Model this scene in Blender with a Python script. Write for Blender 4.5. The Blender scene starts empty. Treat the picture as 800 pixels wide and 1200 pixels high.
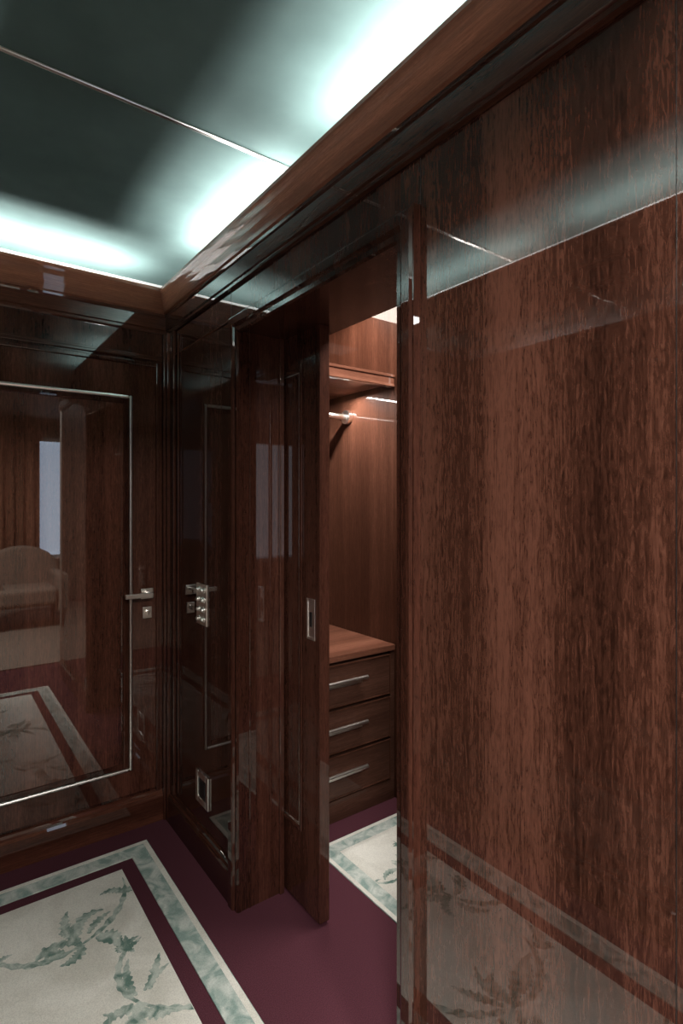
import bpy, bmesh, math, random
from mathutils import Vector, Matrix
random.seed(7)
scene=bpy.context.scene
try:
    scene.view_settings.view_transform='Standard'
except Exception: pass
H=1.40
WX=0.853; WY=2.467; LX=-0.17; YE=-0.10
ZC=2.45
# ------------------------------------------------------------ materials
def newmat(name):
    m=bpy.data.materials.new(name); m.use_nodes=True
    nt=m.node_tree; b=nt.nodes['Principled BSDF']
    return m,nt,b
def simple(name,col,rough=0.5,metal=0.0,coat=0.0,noise=0.0,nscale=30,bump=0.0,spec=0.5):
    m,nt,b=newmat(name)
    b.inputs['Roughness'].default_value=rough
    b.inputs['Metallic'].default_value=metal
    b.inputs['Coat Weight'].default_value=coat
    b.inputs['Specular IOR Level'].default_value=spec
    g=nt.nodes.new('ShaderNodeNewGeometry')
    n=nt.nodes.new('ShaderNodeTexNoise'); n.inputs['Scale'].default_value=nscale
    n.inputs['Detail'].default_value=4
    nt.links.new(g.outputs['Position'],n.inputs['Vector'])
    r=nt.nodes.new('ShaderNodeValToRGB')
    r.color_ramp.elements[0].position=0.3; r.color_ramp.elements[1].position=0.7
    r.color_ramp.elements[0].color=[c*(1-noise) for c in col]+[1]
    r.color_ramp.elements[1].color=[min(1,c*(1+noise)) for c in col]+[1]
    nt.links.new(n.outputs['Fac'],r.inputs['Fac'])
    nt.links.new(r.outputs['Color'],b.inputs['Base Color'])
    if bump>0:
        bp=nt.nodes.new('ShaderNodeBump'); bp.inputs['Strength'].default_value=bump; bp.inputs['Distance'].default_value=0.003
        nt.links.new(n.outputs['Fac'],bp.inputs['Height']); nt.links.new(bp.outputs['Normal'],b.inputs['Normal'])
    return m
def wood(name,axis='Z',base=(0.050,0.0165,0.0095),fleck=1.0,coat_ior=1.55,rough=0.5,seed=0.0,contrast=0.85,fs=135):
    m,nt,b=newmat(name); L=nt.links.new; N=nt.nodes.new
    g=N('ShaderNodeNewGeometry')
    mp=N('ShaderNodeMapping'); L(g.outputs['Position'],mp.inputs['Vector'])
    mp.inputs['Location'].default_value=(seed,seed*1.7,seed*0.3)
    def streak(k,scale,detail,rg,dist):
        s=N('ShaderNodeMapping'); s.inputs['Scale'].default_value={'X':(k,1,1),'Y':(1,k,1),'Z':(1,1,k)}[axis]
        L(mp.outputs[0],s.inputs['Vector'])
        n=N('ShaderNodeTexNoise'); n.inputs['Scale'].default_value=scale; n.inputs['Detail'].default_value=detail
        n.inputs['Roughness'].default_value=rg; n.inputs['Distortion'].default_value=dist
        L(s.outputs[0],n.inputs['Vector']); return n.outputs['Fac']
    n1=streak(0.03,330,4,0.6,0); n2=streak(0.19,fs,5,0.68,1.3); n3=streak(0.025,8,5,0.6,0.2)
    def mth(op,x,y):
        q=N('ShaderNodeMath'); q.operation=op
        for i,v in enumerate((x,y)):
            if isinstance(v,(int,float)): q.inputs[i].default_value=v
            else: L(v,q.inputs[i])
        return q.outputs[0]
    v=mth('ADD',mth('ADD',mth('MULTIPLY',n1,0.27),mth('MULTIPLY',n2,0.38*fleck)),mth('MULTIPLY',n3,0.55))
    tot=0.5*(0.27+0.38*fleck+0.55)
    r=N('ShaderNodeValToRGB'); L(v,r.inputs['Fac'])
    e=r.color_ramp.elements
    c=contrast
    e[0].position=tot-0.13; e[0].color=(*[x*(1-0.72*c) for x in base],1)
    e[1].position=tot+0.14; e[1].color=(base[0]*(1+1.3*c),base[1]*(1+1.5*c),base[2]*(1+1.6*c),1)
    k=e.new(tot+0.0); k.color=(*base,1)
    L(r.outputs['Color'],b.inputs['Base Color'])
    b.inputs['Roughness'].default_value=rough
    b.inputs['Specular IOR Level'].default_value=0.03
    b.inputs['Coat Weight'].default_value=1.0
    b.inputs['Coat Roughness'].default_value=0.012
    b.inputs['Coat IOR'].default_value=coat_ior
    return m
M_woodZ=wood('mahogany_gloss_vertical','Z',base=(0.046,0.0155,0.0095),seed=3.1)
M_panel=wood('sapele_figured_gloss','Z',base=(0.047,0.0168,0.0102),fleck=1.35,coat_ior=1.78,seed=0.4,contrast=0.95)
M_woodX=wood('mahogany_gloss_along_x','X',base=(0.066,0.0215,0.0125),seed=5,fleck=0.5)
M_woodY=wood('mahogany_gloss_along_y','Y',base=(0.046,0.0155,0.0092),seed=8,fleck=0.5)
M_crX_lit=wood('crown_mahogany_lit_x','X',base=(0.190,0.073,0.043),seed=5,fleck=0.5,coat_ior=1.35,contrast=0.6)  # crown woods: lighter base colour stands in for light on the fascia
M_crY_lit=wood('crown_mahogany_lit_y','Y',base=(0.195,0.075,0.044),seed=8,fleck=0.5,coat_ior=1.35,contrast=0.6)
M_closet=wood('walnut_satin_vertical','Z',base=(0.080,0.031,0.0185),fleck=0.6,coat_ior=1.25,rough=0.45,seed=11,contrast=0.6)
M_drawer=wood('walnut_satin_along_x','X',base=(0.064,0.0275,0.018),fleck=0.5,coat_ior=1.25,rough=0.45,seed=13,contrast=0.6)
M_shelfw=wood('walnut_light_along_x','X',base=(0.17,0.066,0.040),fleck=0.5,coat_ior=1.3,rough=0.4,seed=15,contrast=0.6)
M_chrome=simple('polished_nickel',(0.94,0.91,0.86),rough=0.28,metal=1,noise=0.03)
M_black=simple('black_recess',(0.01,0.009,0.009),rough=0.4)
M_plaster=simple('cove_paint',(0.60,0.62,0.61),rough=0.7,noise=0.02)
M_cream=simple('bedroom_paint',(0.20,0.145,0.105),rough=0.7,noise=0.03,nscale=6)
M_ceil=simple('teal_lacquer',(0.090,0.140,0.134),rough=0.85,noise=0.13,nscale=5,spec=0.05)
M_carpet=simple('plum_carpet',(0.084,0.0265,0.0365),rough=0.95,noise=0.34,nscale=380,bump=0.7,spec=0.1)
M_bedcarpet=simple('beige_carpet',(0.24,0.19,0.15),rough=0.95,noise=0.12,nscale=300,bump=0.5)
M_fabric=simple('taupe_upholstery',(0.24,0.18,0.14),rough=0.9,noise=0.08,nscale=200,bump=0.3)
M_curtain=simple('brown_curtain',(0.32,0.15,0.085),rough=0.9,noise=0.1,nscale=60)
M_shade=simple('dark_lampshade',(0.05,0.03,0.025),rough=0.8)
def rugmat(name,c0,c1,p0,p1,scale=9):
    m,nt,b=newmat(name); L=nt.links.new; N=nt.nodes.new
    g=N('ShaderNodeNewGeometry')
    n=N('ShaderNodeTexNoise'); n.inputs['Scale'].default_value=scale; n.inputs['Detail'].default_value=6; n.inputs['Distortion'].default_value=1.4
    L(g.outputs['Position'],n.inputs['Vector'])
    r=N('ShaderNodeValToRGB'); r.color_ramp.elements[0].position=p0; r.color_ramp.elements[1].position=p1
    r.color_ramp.elements[0].color=(*c0,1); r.color_ramp.elements[1].color=(*c1,1)
    L(n.outputs['Fac'],r.inputs['Fac'])
    n2=N('ShaderNodeTexNoise'); n2.inputs['Scale'].default_value=350; n2.inputs['Detail'].default_value=3
    L(g.outputs['Position'],n2.inputs['Vector'])
    mx=N('ShaderNodeMix'); mx.data_type='RGBA'; mx.blend_type='MULTIPLY'; mx.inputs['Factor'].default_value=0.35
    L(r.outputs['Color'],mx.inputs['A'])
    r2=N('ShaderNodeValToRGB'); r2.color_ramp.elements[0].position=0.35; r2.color_ramp.elements[1].position=0.6
    r2.color_ramp.elements[0].color=(0.45,0.45,0.45,1); L(n2.outputs['Fac'],r2.inputs['Fac'])
    L(r2.outputs['Color'],mx.inputs['B']); L(mx.outputs['Result'],b.inputs['Base Color'])
    bp=N('ShaderNodeBump'); bp.inputs['Strength'].default_value=0.4; bp.inputs['Distance'].default_value=0.002
    L(n2.outputs['Fac'],bp.inputs['Height']); L(bp.outputs['Normal'],b.inputs['Normal'])
    b.inputs['Roughness'].default_value=0.9
    return m
M_rugcream=rugmat('rug_ivory_pile',(0.66,0.64,0.56),(0.80,0.78,0.70),0.35,0.6,4)
M_rugborder=rugmat('rug_celadon_border',(0.26,0.36,0.32),(0.62,0.66,0.60),0.38,0.64,14)
M_rugmotif=rugmat('rug_celadon_motif',(0.13,0.22,0.18),(0.54,0.59,0.52),0.38,0.64,18)
def emis(name,col,s):
    m,nt,b=newmat(name)
    b.inputs['Base Color'].default_value=(0.8,0.8,0.8,1)
    b.inputs['Emission Color'].default_value=(*col,1); b.inputs['Emission Strength'].default_value=s
    return m
# ------------------------------------------------------------ mesh helpers
def link(o): scene.collection.objects.link(o)
def empty(name):
    e=bpy.data.objects.new(name,None); e.empty_display_size=0.1; link(e); return e
def mesh_obj(name,bm,mats,parent=None,bevel=0,smooth=False,seg=2,recalc=True):
    if recalc: bmesh.ops.recalc_face_normals(bm,faces=bm.faces)
    me=bpy.data.meshes.new(name); bm.to_mesh(me); bm.free()
    for m in (mats if isinstance(mats,(list,tuple)) else [mats]): me.materials.append(m)
    o=bpy.data.objects.new(name,me); link(o)
    if smooth:
        for p in me.polygons: p.use_smooth=True
    if bevel:
        md=o.modifiers.new('bevel','BEVEL'); md.width=bevel; md.segments=seg; md.limit_method='ANGLE'; md.angle_limit=math.radians(40)
    if parent: o.parent=parent
    return o
def addbox(bm,x0,x1,y0,y1,z0,z1,mi=0):
    vs=[bm.verts.new((x,y,z)) for x in (x0,x1) for y in (y0,y1) for z in (z0,z1)]
    for f in ((0,1,3,2),(4,6,7,5),(0,4,5,1),(2,3,7,6),(0,2,6,4),(1,5,7,3)):
        fc=bm.faces.new([vs[i] for i in f]); fc.material_index=mi
def boxes(name,bl,mats,parent=None,bevel=0.0,seg=2):
    bm=bmesh.new()
    for b in bl:
        addbox(bm,*b[:6],mi=(b[6] if len(b)>6 else 0))
    return mesh_obj(name,bm,mats,parent,bevel,seg=seg)
def loft(name,prof_pts_list,mat,parent=None,bevel=0,closed=False,smooth=False):
    bm=bmesh.new(); rings=[[bm.verts.new(p) for p in r] for r in prof_pts_list]
    n=len(rings[0])
    for a,b in zip(rings[:-1],rings[1:]):
        for i in range(n):
            bm.faces.new((a[i],a[(i+1)%n],b[(i+1)%n],b[i]))
    bm.faces.new(rings[0]); bm.faces.new(rings[-1])
    return mesh_obj(name,bm,mat,parent,bevel,smooth=smooth)
def cyl(bm,p0,p1,r,seg=20,r2=None):
    p0=Vector(p0);p1=Vector(p1);d=p1-p0
    rot=d.to_track_quat('Z','Y').to_matrix().to_4x4()
    M=Matrix.Translation((p0+p1)/2)@rot
    bmesh.ops.create_cone(bm,cap_ends=True,segments=seg,radius1=r,radius2=r if r2 is None else r2,depth=d.length,matrix=M)
def arc_light(name,loc,rot,sx,sy,power,col,parent=None,spread=None):
    l=bpy.data.lights.new(name,'AREA'); l.shape='RECTANGLE'; l.size=sx; l.size_y=sy; l.energy=power; l.color=col
    if spread: l.spread=spread
    o=bpy.data.objects.new(name,l); o.location=loc; o.rotation_euler=rot; link(o)
    if parent: o.parent=parent
    return o
# ------------------------------------------------------------ ROOM SHELL
TZ=2.29
OY0=0.93; OY1=1.735; OZ=1.99
CY=2.56
boxes('floor',[(-3.0,3.4,-4.2,CY+0.2,-0.08,0.0)],M_carpet)
boxes('ceiling',[(LX-0.20,0.96,YE,WY+0.25,ZC,ZC+0.06)],M_ceil)
boxes('wall_right',[
 (WX,1.018,YE,OY0,0,TZ,0),(0.943,1.12,YE,OY0,TZ,ZC+0.05,1),(1.018,1.12,YE,OY0,0,TZ,0),
 (WX,1.018,OY1,WY,0,TZ,2),(1.072,1.12,OY1,CY,0,TZ,0),
 (WX,1.12,OY0,OY1,OZ,TZ,2),(0.943,1.12,OY0,CY,TZ,ZC+0.05,1)],[M_panel,M_plaster,M_woodZ])
boxes('wall_back',[
 (LX-0.2,1.018,WY,WY+0.14,0,TZ,0),(LX-0.2,1.12,WY+0.2,WY+0.26,TZ-0.02,ZC+0.05,1),(LX-0.2,1.018,WY+0.14,WY+0.2,TZ-0.06,TZ-0.02,1)],[M_woodZ,M_plaster])
boxes('wall_left',[
 (LX-0.15,LX,YE,WY,0,TZ,0),(LX-0.2,LX-0.15,YE,WY+0.2,0,ZC+0.05,1)],[M_woodZ,M_plaster])
boxes('wall_front',[(LX,WX,YE-0.08,YE,2.29,ZC+0.05)],M_woodX)
prof=[(-0.02,2.150),(0.006,2.150),(0.012,2.156),(0.012,2.166),(0.018,2.170),(0.018,2.222),(0.022,2.228),(0.024,2.236),(0.030,2.242),(0.033,2.254),(0.0375,2.275),(0.044,2.298),(0.050,2.316),(0.053,2.326),(0.053,2.336),(0.050,2.341),(0.043,2.341),(0.043,2.300),(-0.02,2.296)]
def crown(name,kind,mats):
    if kind=='R': f=lambda p,z,e:(WX-p,YE if e==0 else WY-p,z)
    if kind=='L': f=lambda p,z,e:(LX+p,YE if e==0 else WY-p,z)
    if kind=='B': f=lambda p,z,e:((LX+p) if e==0 else (WX-p),WY-p,z)
    o=loft(name,[[f(p,z,0) for p,z in prof],[f(p,z,1) for p,z in prof]],mats)
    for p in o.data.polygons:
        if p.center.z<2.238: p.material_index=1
    return o
crown('trim_crown_right','R',[M_crY_lit,M_woodY]); crown('trim_crown_left','L',[M_crY_lit,M_woodY]); crown('trim_crown_back','B',[M_crX_lit,M_woodX])
boxes('trim_frieze',[
 (LX,WX,WY-0.010,WY,2.030,2.042),(LX,WX,WY-0.006,WY,2.042,2.052),
 (WX-0.004,WX,1.80,WY,2.045,2.052)],M_woodX,bevel=0.002)
bp=[(0,0),(0.020,0),(0.020,0.105),(0.016,0.116),(0.010,0.122),(0.008,0.132),(0,0.134)]
loft('baseboard_back',[[(LX,WY-p,z) for p,z in bp],[(WX-0.02,WY-p,z) for p,z in bp]],M_woodX)
loft('baseboard_right',[[(WX-p,OY1+0.05,z) for p,z in bp],[(WX-p,WY-0.02,z) for p,z in bp]],M_woodY)
loft('baseboard_right.001',[[(WX-p,YE,z) for p,z in bp],[(WX-p,OY0-0.062,z) for p,z in bp]],M_woodY)
loft('baseboard_left',[[(LX+p,YE,z) for p,z in bp],[(LX+p,WY-0.02,z) for p,z in bp]],M_woodY)
boxes('trim_corner',[(WX-0.022,WX,WY-0.055,WY,0,2.150),(WX-0.030,WX,WY-0.030,WY,0,2.150),(WX-0.012,WX,WY-0.10,WY-0.055,0.134,2.150)],M_woodZ,bevel=0.003)
boxes('trim_panel_right',[(WX-0.006,WX,2.325,2.337,0.16,2.12),(WX-0.003,WX,2.300,2.306,0.16,2.12)],M_woodZ,bevel=0.002)
boxes('trim_seam_right',[
 (WX-0.0006,WX+0.002,0.866,0.868,2.05,2.15),(WX-0.0006,WX+0.002,1.812,1.814,2.05,2.15),
 (WX-0.0005,WX+0.002,0.352,0.3532,0.13,2.15)],M_black)
ap=[(0,-0.002),(0.010,-0.002),(0.016,0.004),(0.016,0.018),(0.022,0.022),(0.025,0.028),(0.025,0.052),(0.020,0.058),(0.020,0.062),(0,0.062)]
def arch_ring(fn): return [fn(p,s) for p,s in ap]
rings=[arch_ring(lambda p,s:(WX-p,OY0-s,0.0)),
       arch_ring(lambda p,s:(WX-p,OY0-s,OZ+s-0.004)),
       arch_ring(lambda p,s:(WX-p,OY1+s,OZ+s-0.004)),
       arch_ring(lambda p,s:(WX-p,OY1+s,0.0))]
loft('trim_architrave',rings,M_woodZ)
boxes('trim_jamb',[(WX+0.030,WX+0.036,OY1-0.004,OY1,0,OZ),(1.000,1.018,OY1-0.010,OY1,0,OZ)],M_woodZ,bevel=0.002)
boxes('trim_ceiling_strip',[(LX-0.15,0.93,1.486,1.498,ZC-0.006,ZC)],M_chrome,bevel=0.002)
# ------------------------------------------------------------ BACK DOOR
door=empty('door_1')
boxes('door_leaf',[(-0.09,0.795,WY-0.012,WY+0.002,0.150,2.000)],wood('door_rails_gloss','Z',base=(0.060,0.0205,0.0125),coat_ior=1.55,seed=6),door,bevel=0.002)
IX0,IX1,IZ0,IZ1=-0.005,0.692,0.255,1.862
def frame(name,x0,x1,z0,z1,w,y0,y1,mat,parent,bev=0.001):
    return boxes(name,[(x0,x0+w,y0,y1,z0,z1),(x1-w,x1,y0,y1,z0,z1),(x0+w,x1-w,y0,y1,z0,z0+w),(x0+w,x1-w,y0,y1,z1-w,z1)],mat,parent,bevel=bev)
frame('nickel_inlay',IX0,IX1,IZ0,IZ1,0.014,WY-0.026,WY-0.012,M_chrome,door,0.006)
frame('inner_moulding',IX0+0.014,IX1-0.014,IZ0+0.014,IZ1-0.014,0.022,WY-0.018,WY-0.012,M_woodZ,door,0.003)
boxes('centre_panel',[(IX0+0.036,IX1-0.036,WY-0.0145,WY-0.012,IZ0+0.036,IZ1-0.036)],wood('door_panel_gloss','Z',base=(0.080,0.028,0.0170),coat_ior=1.82,seed=2),door)
hd=bmesh.new()
hy=WY-0.012
addbox(hd,0.728,0.782,hy-0.008,hy,0.985,1.030)
cyl(hd,(0.755,hy-0.004,1.008),(0.755,hy-0.055,1.008),0.009)
addbox(hd,0.650,0.766,hy-0.062,hy-0.048,0.998,1.018)
addbox(hd,0.735,0.775,hy-0.008,hy,0.900,0.950)
cyl(hd,(0.755,hy-0.006,0.928),(0.755,hy-0.016,0.928),0.010)
addbox(hd,0.752,0.758,hy-0.026,hy-0.014,0.914,0.936)
mesh_obj('lever_handle',hd,M_chrome,door,bevel=0.003)
boxes('door_frame',[(0.795,0.812,WY-0.018,WY,0.134,2.018),(-0.107,-0.09,WY-0.018,WY,0.134,2.018),(-0.09,0.795,WY-0.018,WY,2.000,2.018)],M_woodZ,door,bevel=0.003)
# ------------------------------------------------------------ SLIDING DOOR LEAF
sd=empty('door_2')
LXa,LXb=1.026,1.066; LY0=1.512; LY1=2.30
boxes('sliding_leaf',[(LXa,LXb,LY0,LY1,0.012,2.02)],M_woodZ,sd,bevel=0.002)
def yframe(name,x0,x1,y0,y1,z0,z1,w,mat,parent,bev):
    return boxes(name,[(x0,x1,y0,y0+w,z0,z1),(x0,x1,y1-w,y1,z0,z1),(x0,x1,y0+w,y1-w,z0,z0+w),(x0,x1,y0+w,y1-w,z1-w,z1)],mat,parent,bev)
yframe('leaf_moulding',LXa-0.007,LXa,1.615,2.19,0.27,1.87,0.014,M_woodZ,sd,0.003)
yframe('leaf_inlay',LXa-0.004,LXa,1.631,2.174,0.286,1.854,0.004,M_chrome,sd,0.001)
yframe('pull_plate',LXa-0.004,LXa,1.537,1.588,0.942,1.080,0.010,M_chrome,sd,0.0015)
boxes('pull_recess',[(LXa-0.0012,LXa,1.546,1.579,0.951,1.071)],M_chrome,sd)
boxes('pull_finger',[(LXa-0.003,LXa-0.001,1.556,1.569,0.985,1.035)],M_black,sd,bevel=0.001)
# ------------------------------------------------------------ switch plate & socket
sw=empty('switch_plate')
boxes('plate',[(WX-0.006,WX,2.022,2.122,0.925,1.085)],M_chrome,sw,bevel=0.002)
bm=bmesh.new()
for j in range(2):
    for k in range(4):
        y=2.050+j*0.045; z=0.948+k*0.038
        cyl(bm,(WX-0.006,y,z),(WX-0.010,y,z),0.013,20,0.011)
        bmesh.ops.create_uvsphere(bm,u_segments=14,v_segments=8,radius=0.008,matrix=Matrix.Translation((WX-0.012,y,z)))
mesh_obj('toggles',bm,M_chrome,sw,smooth=True)
so=empty('wall_socket')
yframe('plate',WX-0.008,WX,2.005,2.125,0.222,0.345,0.022,M_chrome,so,0.002)
boxes('insert',[(WX-0.004,WX,2.027,2.103,0.244,0.323)],M_black,so)
boxes('rocker',[(WX-0.007,WX-0.004,2.040,2.090,0.262,0.305)],M_black,so,bevel=0.002)
# ------------------------------------------------------------ CLOSET shell
boxes('wall_closet',[(1.775,1.84,YE,CY,0,ZC+0.05),(1.12,1.84,CY,CY+0.06,0,ZC+0.05),(1.12,1.775,YE,YE+0.06,0,ZC+0.05)],M_closet)
boxes('ceiling_closet',[(1.12,1.775,YE+0.06,CY,2.42,2.48)],M_closet)
cl=empty('closet_drawer_chest')
CF=1.975
boxes('carcass',[(1.125,1.77,CF+0.02,CY-0.005,0.0,0.700)],M_drawer,cl)
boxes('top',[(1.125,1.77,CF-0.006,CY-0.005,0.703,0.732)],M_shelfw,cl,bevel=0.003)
boxes('plinth',[(1.125,1.77,CF+0.0,CF+0.02,0.0,0.095)],M_drawer,cl,bevel=0.002)
boxes('stiles',[(1.125,1.155,CF,CF+0.02,0.095,0.70),(1.745,1.77,CF,CF+0.02,0.095,0.70)],M_drawer,cl,bevel=0.002)
for i,zc in enumerate((0.198,0.398,0.598)):
    boxes('drawer_front_%d'%(i+1),[(1.160,1.740,CF-0.004,CF+0.016,zc-0.093,zc+0.093)],M_drawer,cl,bevel=0.003)
    boxes('drawer_bead_%d'%(i+1),[(1.160,1.740,CF-0.007,CF-0.003,zc-0.093,zc-0.088),(1.160,1.740,CF-0.007,CF-0.003,zc+0.088,zc+0.093),(1.735,1.740,CF-0.007,CF-0.003,zc-0.088,zc+0.088),(1.16,1.165,CF-0.007,CF-0.003,zc-0.088,zc+0.088)],M_closet,cl)
    b=bmesh.new()
    addbox(b,1.335,1.565,CF-0.014,CF-0.004,zc-0.006,zc+0.014)
    cyl(b,(1.325,CF-0.040,zc+0.024),(1.575,CF-0.040,zc+0.024),0.009)
    for x in (1.36,1.54): cyl(b,(x,CF-0.040,zc+0.020),(x,CF-0.006,zc+0.006),0.005)
    mesh_obj('drawer_pull_%d'%(i+1),b,M_chrome,cl,bevel=0.001)
sh=empty('closet_shelf')
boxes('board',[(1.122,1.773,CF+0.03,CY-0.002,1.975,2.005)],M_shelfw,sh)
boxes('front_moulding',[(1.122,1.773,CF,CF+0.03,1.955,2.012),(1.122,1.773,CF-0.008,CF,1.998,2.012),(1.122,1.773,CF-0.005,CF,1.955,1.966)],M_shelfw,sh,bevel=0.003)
rod=empty('closet_hanging_rod')
b=bmesh.new(); cyl(b,(1.122,2.34,1.855),(1.773,2.34,1.855),0.015,24)
mesh_obj('rod',b,M_chrome,rod,bevel=0)
b=bmesh.new(); cyl(b,(1.750,2.34,1.855),(1.774,2.34,1.855),0.036,24); cyl(b,(1.121,2.34,1.855),(1.14,2.34,1.855),0.036,24)
mesh_obj('flanges',b,M_chrome,rod)
led=empty('closet_led_strip')
boxes('diffuser',[(1.766,1.774,CF-0.034,CF-0.024,0.76,2.36)],emis('led_white',(1,0.93,0.85),5),led)
boxes('channel',[(1.766,1.775,CF-0.024,CF-0.006,0.76,2.36)],M_closet,led)
arc_light('closet_shelf_lamp',(1.56,2.24,1.95),(0,0,0),0.34,0.025,8.0,(1,0.95,0.9))
arc_light('closet_upper_lamp',(1.5,2.2,2.40),(0,0,0),0.35,0.2,8.0,(1,0.88,0.78))
arc_light('closet_ceiling_lamp',(1.5,1.3,2.41),(0,0,0),0.3,0.5,26.0,(1,0.96,0.92))
# ------------------------------------------------------------ RUGS
def rug(name,x0,x1,y0,y1,bw=0.082,gap=0.052,sd=1,motifs=None):
    e=empty(name)
    def fr(n,x0,x1,y0,y1,w,z,mat):
        return boxes(n,[(x0,x0+w,y0,y1,0.0,z),(x1-w,x1,y0,y1,0.0,z),(x0+w,x1-w,y0,y0+w,0.0,z),(x0+w,x1-w,y1-w,y1,0.0,z)],mat,e)
    fr('border',x0,x1,y0,y1,bw,0.004,M_rugborder)
    fr('border_line',x0+bw*0.02,x1-bw*0.02,y0+bw*0.02,y1-bw*0.02,bw*0.22,0.0046,M_rugcream)
    q=bw+gap
    boxes('field',[(x0+q,x1-q,y0+q,y1-q,0.0,0.004)],M_rugcream,e)
    R=random.Random(sd); bm=bmesh.new(); Zc=[0.0042]
    def frond(cx,cy,ang,ln,wd,curl,n=22):
        Zc[0]+=0.00002; Z=Zc[0]
        x,y,a=cx,cy,ang; L=[];Rr=[]
        for i in range(n+1):
            t=i/n
            w=wd*math.sin(math.pi*min(1,(t*0.93+0.05)))**0.8*(1-0.35*t)
            w*=1+0.34*math.sin(i*1.9)+R.uniform(-0.12,0.12)
            nx,ny=-math.sin(a),math.cos(a)
            cl_=lambda px,py:(min(x1-q-0.002,max(x0+q+0.002,px)),min(y1-q-0.002,max(y0+q+0.002,py)),Z)
            L.append(bm.verts.new(cl_(x+nx*w,y+ny*w))); Rr.append(bm.verts.new(cl_(x-nx*w*0.8,y-ny*w*0.8)))
            x+=math.cos(a)*ln/n; y+=math.sin(a)*ln/n; a+=curl/n
        for i in range(n):
            f=bm.faces.new((L[i],Rr[i],Rr[i+1],L[i+1]))
        return x,y,a
    for (cx,cy,s,a0) in motifs:
        frond(cx,cy,a0,0.34*s,0.014*s,1.3); frond(cx,cy,a0+math.pi,0.30*s,0.015*s,-1.6)
        for k in range(10):
            a=a0+R.uniform(-2.9,2.9); r=R.uniform(0,0.05)*s
            frond(cx+r*math.cos(a),cy+r*math.sin(a),a+R.uniform(-0.4,0.4),R.uniform(0.08,0.17)*s,R.uniform(0.014,0.026)*s,R.uniform(-2.4,2.4))
        for sg,cc in ((1,1.3),(-1,-1.6)):
            a=a0 if sg==1 else a0+math.pi
            ex=cx+math.cos(a+cc*0.35)*0.24*s; ey=cy+math.sin(a+cc*0.35)*0.24*s
            for k in range(5):
                frond(ex,ey,a+cc*0.6+R.uniform(-1.6,1.6),R.uniform(0.05,0.12)*s,R.uniform(0.010,0.018)*s,R.uniform(-2.4,2.4))
    mesh_obj('foliage_motif',bm,M_rugmotif,e,recalc=False)
    return e
rug('patterned_rug',-0.03,0.717,0.15,2.335,sd=4,motifs=[(0.38,1.90,1.0,0.3),(0.47,1.58,0.9,-1.0),(0.22,1.35,1.0,1.2),(0.40,0.95,1.0,0.2),(0.25,0.55,0.9,2.0)])
rug('patterned_rug',1.245,1.70,0.4,1.865,bw=0.07,gap=0.0,sd=9,motifs=[(1.45,1.55,0.6,0.5),(1.48,1.2,0.7,0.5)])
# ------------------------------------------------------------ COVE LIGHTS
cove=empty('cove_light')
warm=(1.0,0.96,0.945)
def cl_light(n,loc,lx,ly,p,tilt=(math.pi,0,0)):
    arc_light(n,loc,tilt,lx,ly,p,warm,cove)
cl_light('right_a',(0.880,1.83,2.310),0.03,0.70,11)
cl_light('right_b',(0.880,0.78,2.310),0.03,0.90,13)
cl_light('back_a',(0.25,WY+0.02,2.308),0.95,0.03,15)
cl_light('left_a',(LX-0.02,1.75,2.308),0.03,0.9,14)
cl_light('left_b',(LX-0.02,0.6,2.308),0.03,1.1,17)
# ------------------------------------------------------------ BEDROOM behind the camera
W2a,W2b=-2.85,-1.75
boxes('wall_bedroom',[
 (1.12,3.3,YE-0.08,YE,0,2.6),(WX,1.12,YE-0.08,YE,0,2.6),(-2.9,LX,YE-0.08,YE,0,2.6),(LX,WX,YE-0.08,YE,2.5,2.6),
 (3.3,3.38,-4.1,YE,0,2.6),(-2.98,-2.9,-4.1,YE,0,2.6),
 (-2.9,W2a,-4.1,-4.0,0,2.6),(W2b,1.15,-4.1,-4.0,0,2.6),(W2a,W2b,-4.1,-4.0,0,0.5),(W2a,W2b,-4.1,-4.0,2.35,2.6),
 (1.85,3.3,-4.1,-4.0,0,2.6),(1.15,1.85,-4.1,-4.0,0,0.6),(1.15,1.85,-4.1,-4.0,2.35,2.6)],M_cream)
boxes('ceiling_bedroom',[(-2.98,3.38,-4.1,YE,2.6,2.66)],M_cream)
boxes('bedroom_rug',[(-2.2,2.9,-3.7,-0.5,0.0,0.008)],M_bedcarpet)
sheer=emis('sheer_daylight',(0.62,0.78,1.0),2.8)
def window(name,x0,x1,z0,z1,mids):
    wn=empty(name)
    bl=[(x0,x0+0.05,-4.06,-4.02,z0,z1),(x1-0.05,x1,-4.06,-4.02,z0,z1),(x0+0.05,x1-0.05,-4.06,-4.02,z0,z0+0.06),(x0+0.05,x1-0.05,-4.06,-4.02,z1-0.06,z1)]
    for m in mids: bl.append((m-0.02,m+0.02,-4.055,-4.025,z0+0.06,z1-0.06))
    boxes('sash',bl,M_plaster,wn,bevel=0.003)
    boxes('daylight_sheer',[(x0,x1,-4.09,-4.08,z0,z1)],sheer,wn)
window('window_1',1.15,1.85,0.6,2.35,[])
window('added_fill_window',W2a,W2b,0.5,2.35,[-2.3])  # second window is added, out of view, to light the corridor
arc_light('added_window_fill',(-2.3,-3.98,1.45),(math.pi/2,0,0),1.0,1.7,20,(0.95,0.97,1.0))  # added fill shining from the invented window
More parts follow.
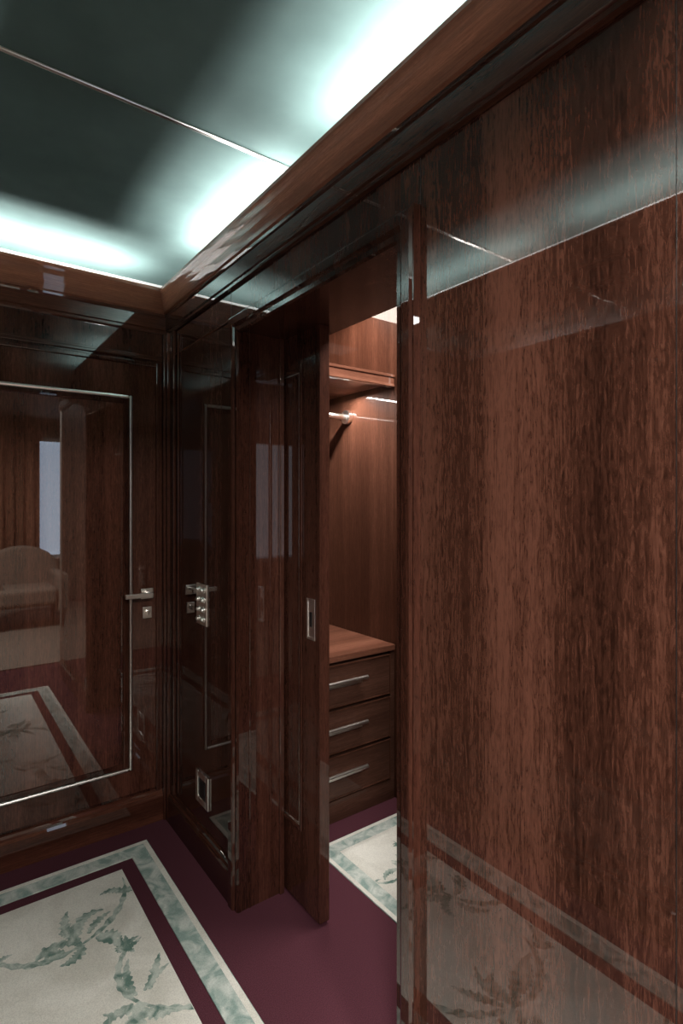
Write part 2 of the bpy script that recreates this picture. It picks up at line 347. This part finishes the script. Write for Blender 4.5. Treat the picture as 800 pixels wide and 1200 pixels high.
def curtain(name,x0,x1,y,z0,z1):
    bm=bmesh.new(); n=80; top=[];bot=[]
    for i in range(n+1):
        t=i/n; x=x0+(x1-x0)*t; yy=y+0.035*math.sin(t*math.pi*2*7)+0.01*math.sin(t*31)
        bot.append(bm.verts.new((x,yy,z0))); top.append(bm.verts.new((x,yy,z1)))
    for i in range(n): bm.faces.new((bot[i],bot[i+1],top[i+1],top[i]))
    o=mesh_obj(name,bm,M_curtain,smooth=True); s=o.modifiers.new('s','SOLIDIFY'); s.thickness=0.006
    return o
curtain('curtain',0.35,1.22,-3.90,0.02,2.52); curtain('curtain',1.80,2.30,-3.90,0.02,2.52)
ac=empty('armchair'); ax,ay=0.85,-2.3
boxes('seat',[(ax-0.30,ax+0.30,ay-0.30,ay+0.30,0.26,0.46)],M_fabric,ac,bevel=0.05,seg=4)
boxes('arm_1',[(ax-0.40,ax-0.29,ay-0.34,ay+0.30,0.16,0.62)],M_fabric,ac,bevel=0.05,seg=4)
boxes('arm_2',[(ax+0.29,ax+0.40,ay-0.34,ay+0.30,0.16,0.62)],M_fabric,ac,bevel=0.05,seg=4)
pts=[]
for i in range(13):
    t=math.pi*(i/12); pts.append((ax-0.40*math.cos(t),0.60+0.30*math.sin(t)))
ring0=[(x,ay-0.30,z) for x,z in pts]+[(ax+0.40,ay-0.30,0.16),(ax-0.40,ay-0.30,0.16)]
ring1=[(x,ay-0.42,z) for x,z in pts]+[(ax+0.40,ay-0.42,0.16),(ax-0.40,ay-0.42,0.16)]
loft('backrest',[ring0,ring1],M_fabric,ac,bevel=0.03)
b=bmesh.new()
for sx in (-0.34,0.34):
    for sy in (-0.34,0.24): cyl(b,(ax+sx,ay+sy,0.008),(ax+sx,ay+sy,0.17),0.018,12,0.028)
mesh_obj('legs',b,M_woodZ,ac)
def floor_lamp(fx,fy,shade):
    fl=empty('floor_lamp'); b=bmesh.new()
    cyl(b,(fx,fy,0.008),(fx,fy,0.03),0.15,28); cyl(b,(fx,fy,0.03),(fx,fy,1.45),0.012,12)
    mesh_obj('stand',b,M_chrome,fl)
    b=bmesh.new(); bmesh.ops.create_cone(b,cap_ends=False,segments=32,radius1=0.20,radius2=0.13,depth=0.28,matrix=Matrix.Translation((fx,fy,1.55)))
    o=mesh_obj('shade',b,shade,fl,smooth=True); s=o.modifiers.new('s','SOLIDIFY'); s.thickness=0.004
    return fl
floor_lamp(1.62,-3.3,M_shade)
arc_light('added_panel_fill',(-0.66,-0.90,2.58),(0,0,0),0.38,0.7,190,(1,0.97,0.93))  # unseen fill light added to brighten the right panel and rug
arc_light('added_back_wall_fill',(0.22,-1.3,2.58),(0,0,0),0.30,0.30,85,(1,0.96,0.91))  # extra fill light, added to lift the back wall and its baseboard
# ------------------------------------------------------------ world
w=bpy.data.worlds.new('world'); scene.world=w; w.use_nodes=True
w.node_tree.nodes['Background'].inputs['Color'].default_value=(0.6,0.7,0.8,1)
w.node_tree.nodes['Background'].inputs['Strength'].default_value=0.05
# ------------------------------------------------------------ camera
cam=bpy.data.cameras.new('camera'); co=bpy.data.objects.new('camera',cam); link(co)
cam.sensor_fit='VERTICAL'; cam.sensor_height=36; cam.sensor_width=24
cam.lens=36*650/1200
cam.shift_y=-10/1200.0
cam.clip_start=0.02
ang=math.atan2(0.594,0.805)
co.location=(0,0,H); co.rotation_euler=(math.pi/2,0,-ang)
scene.camera=co
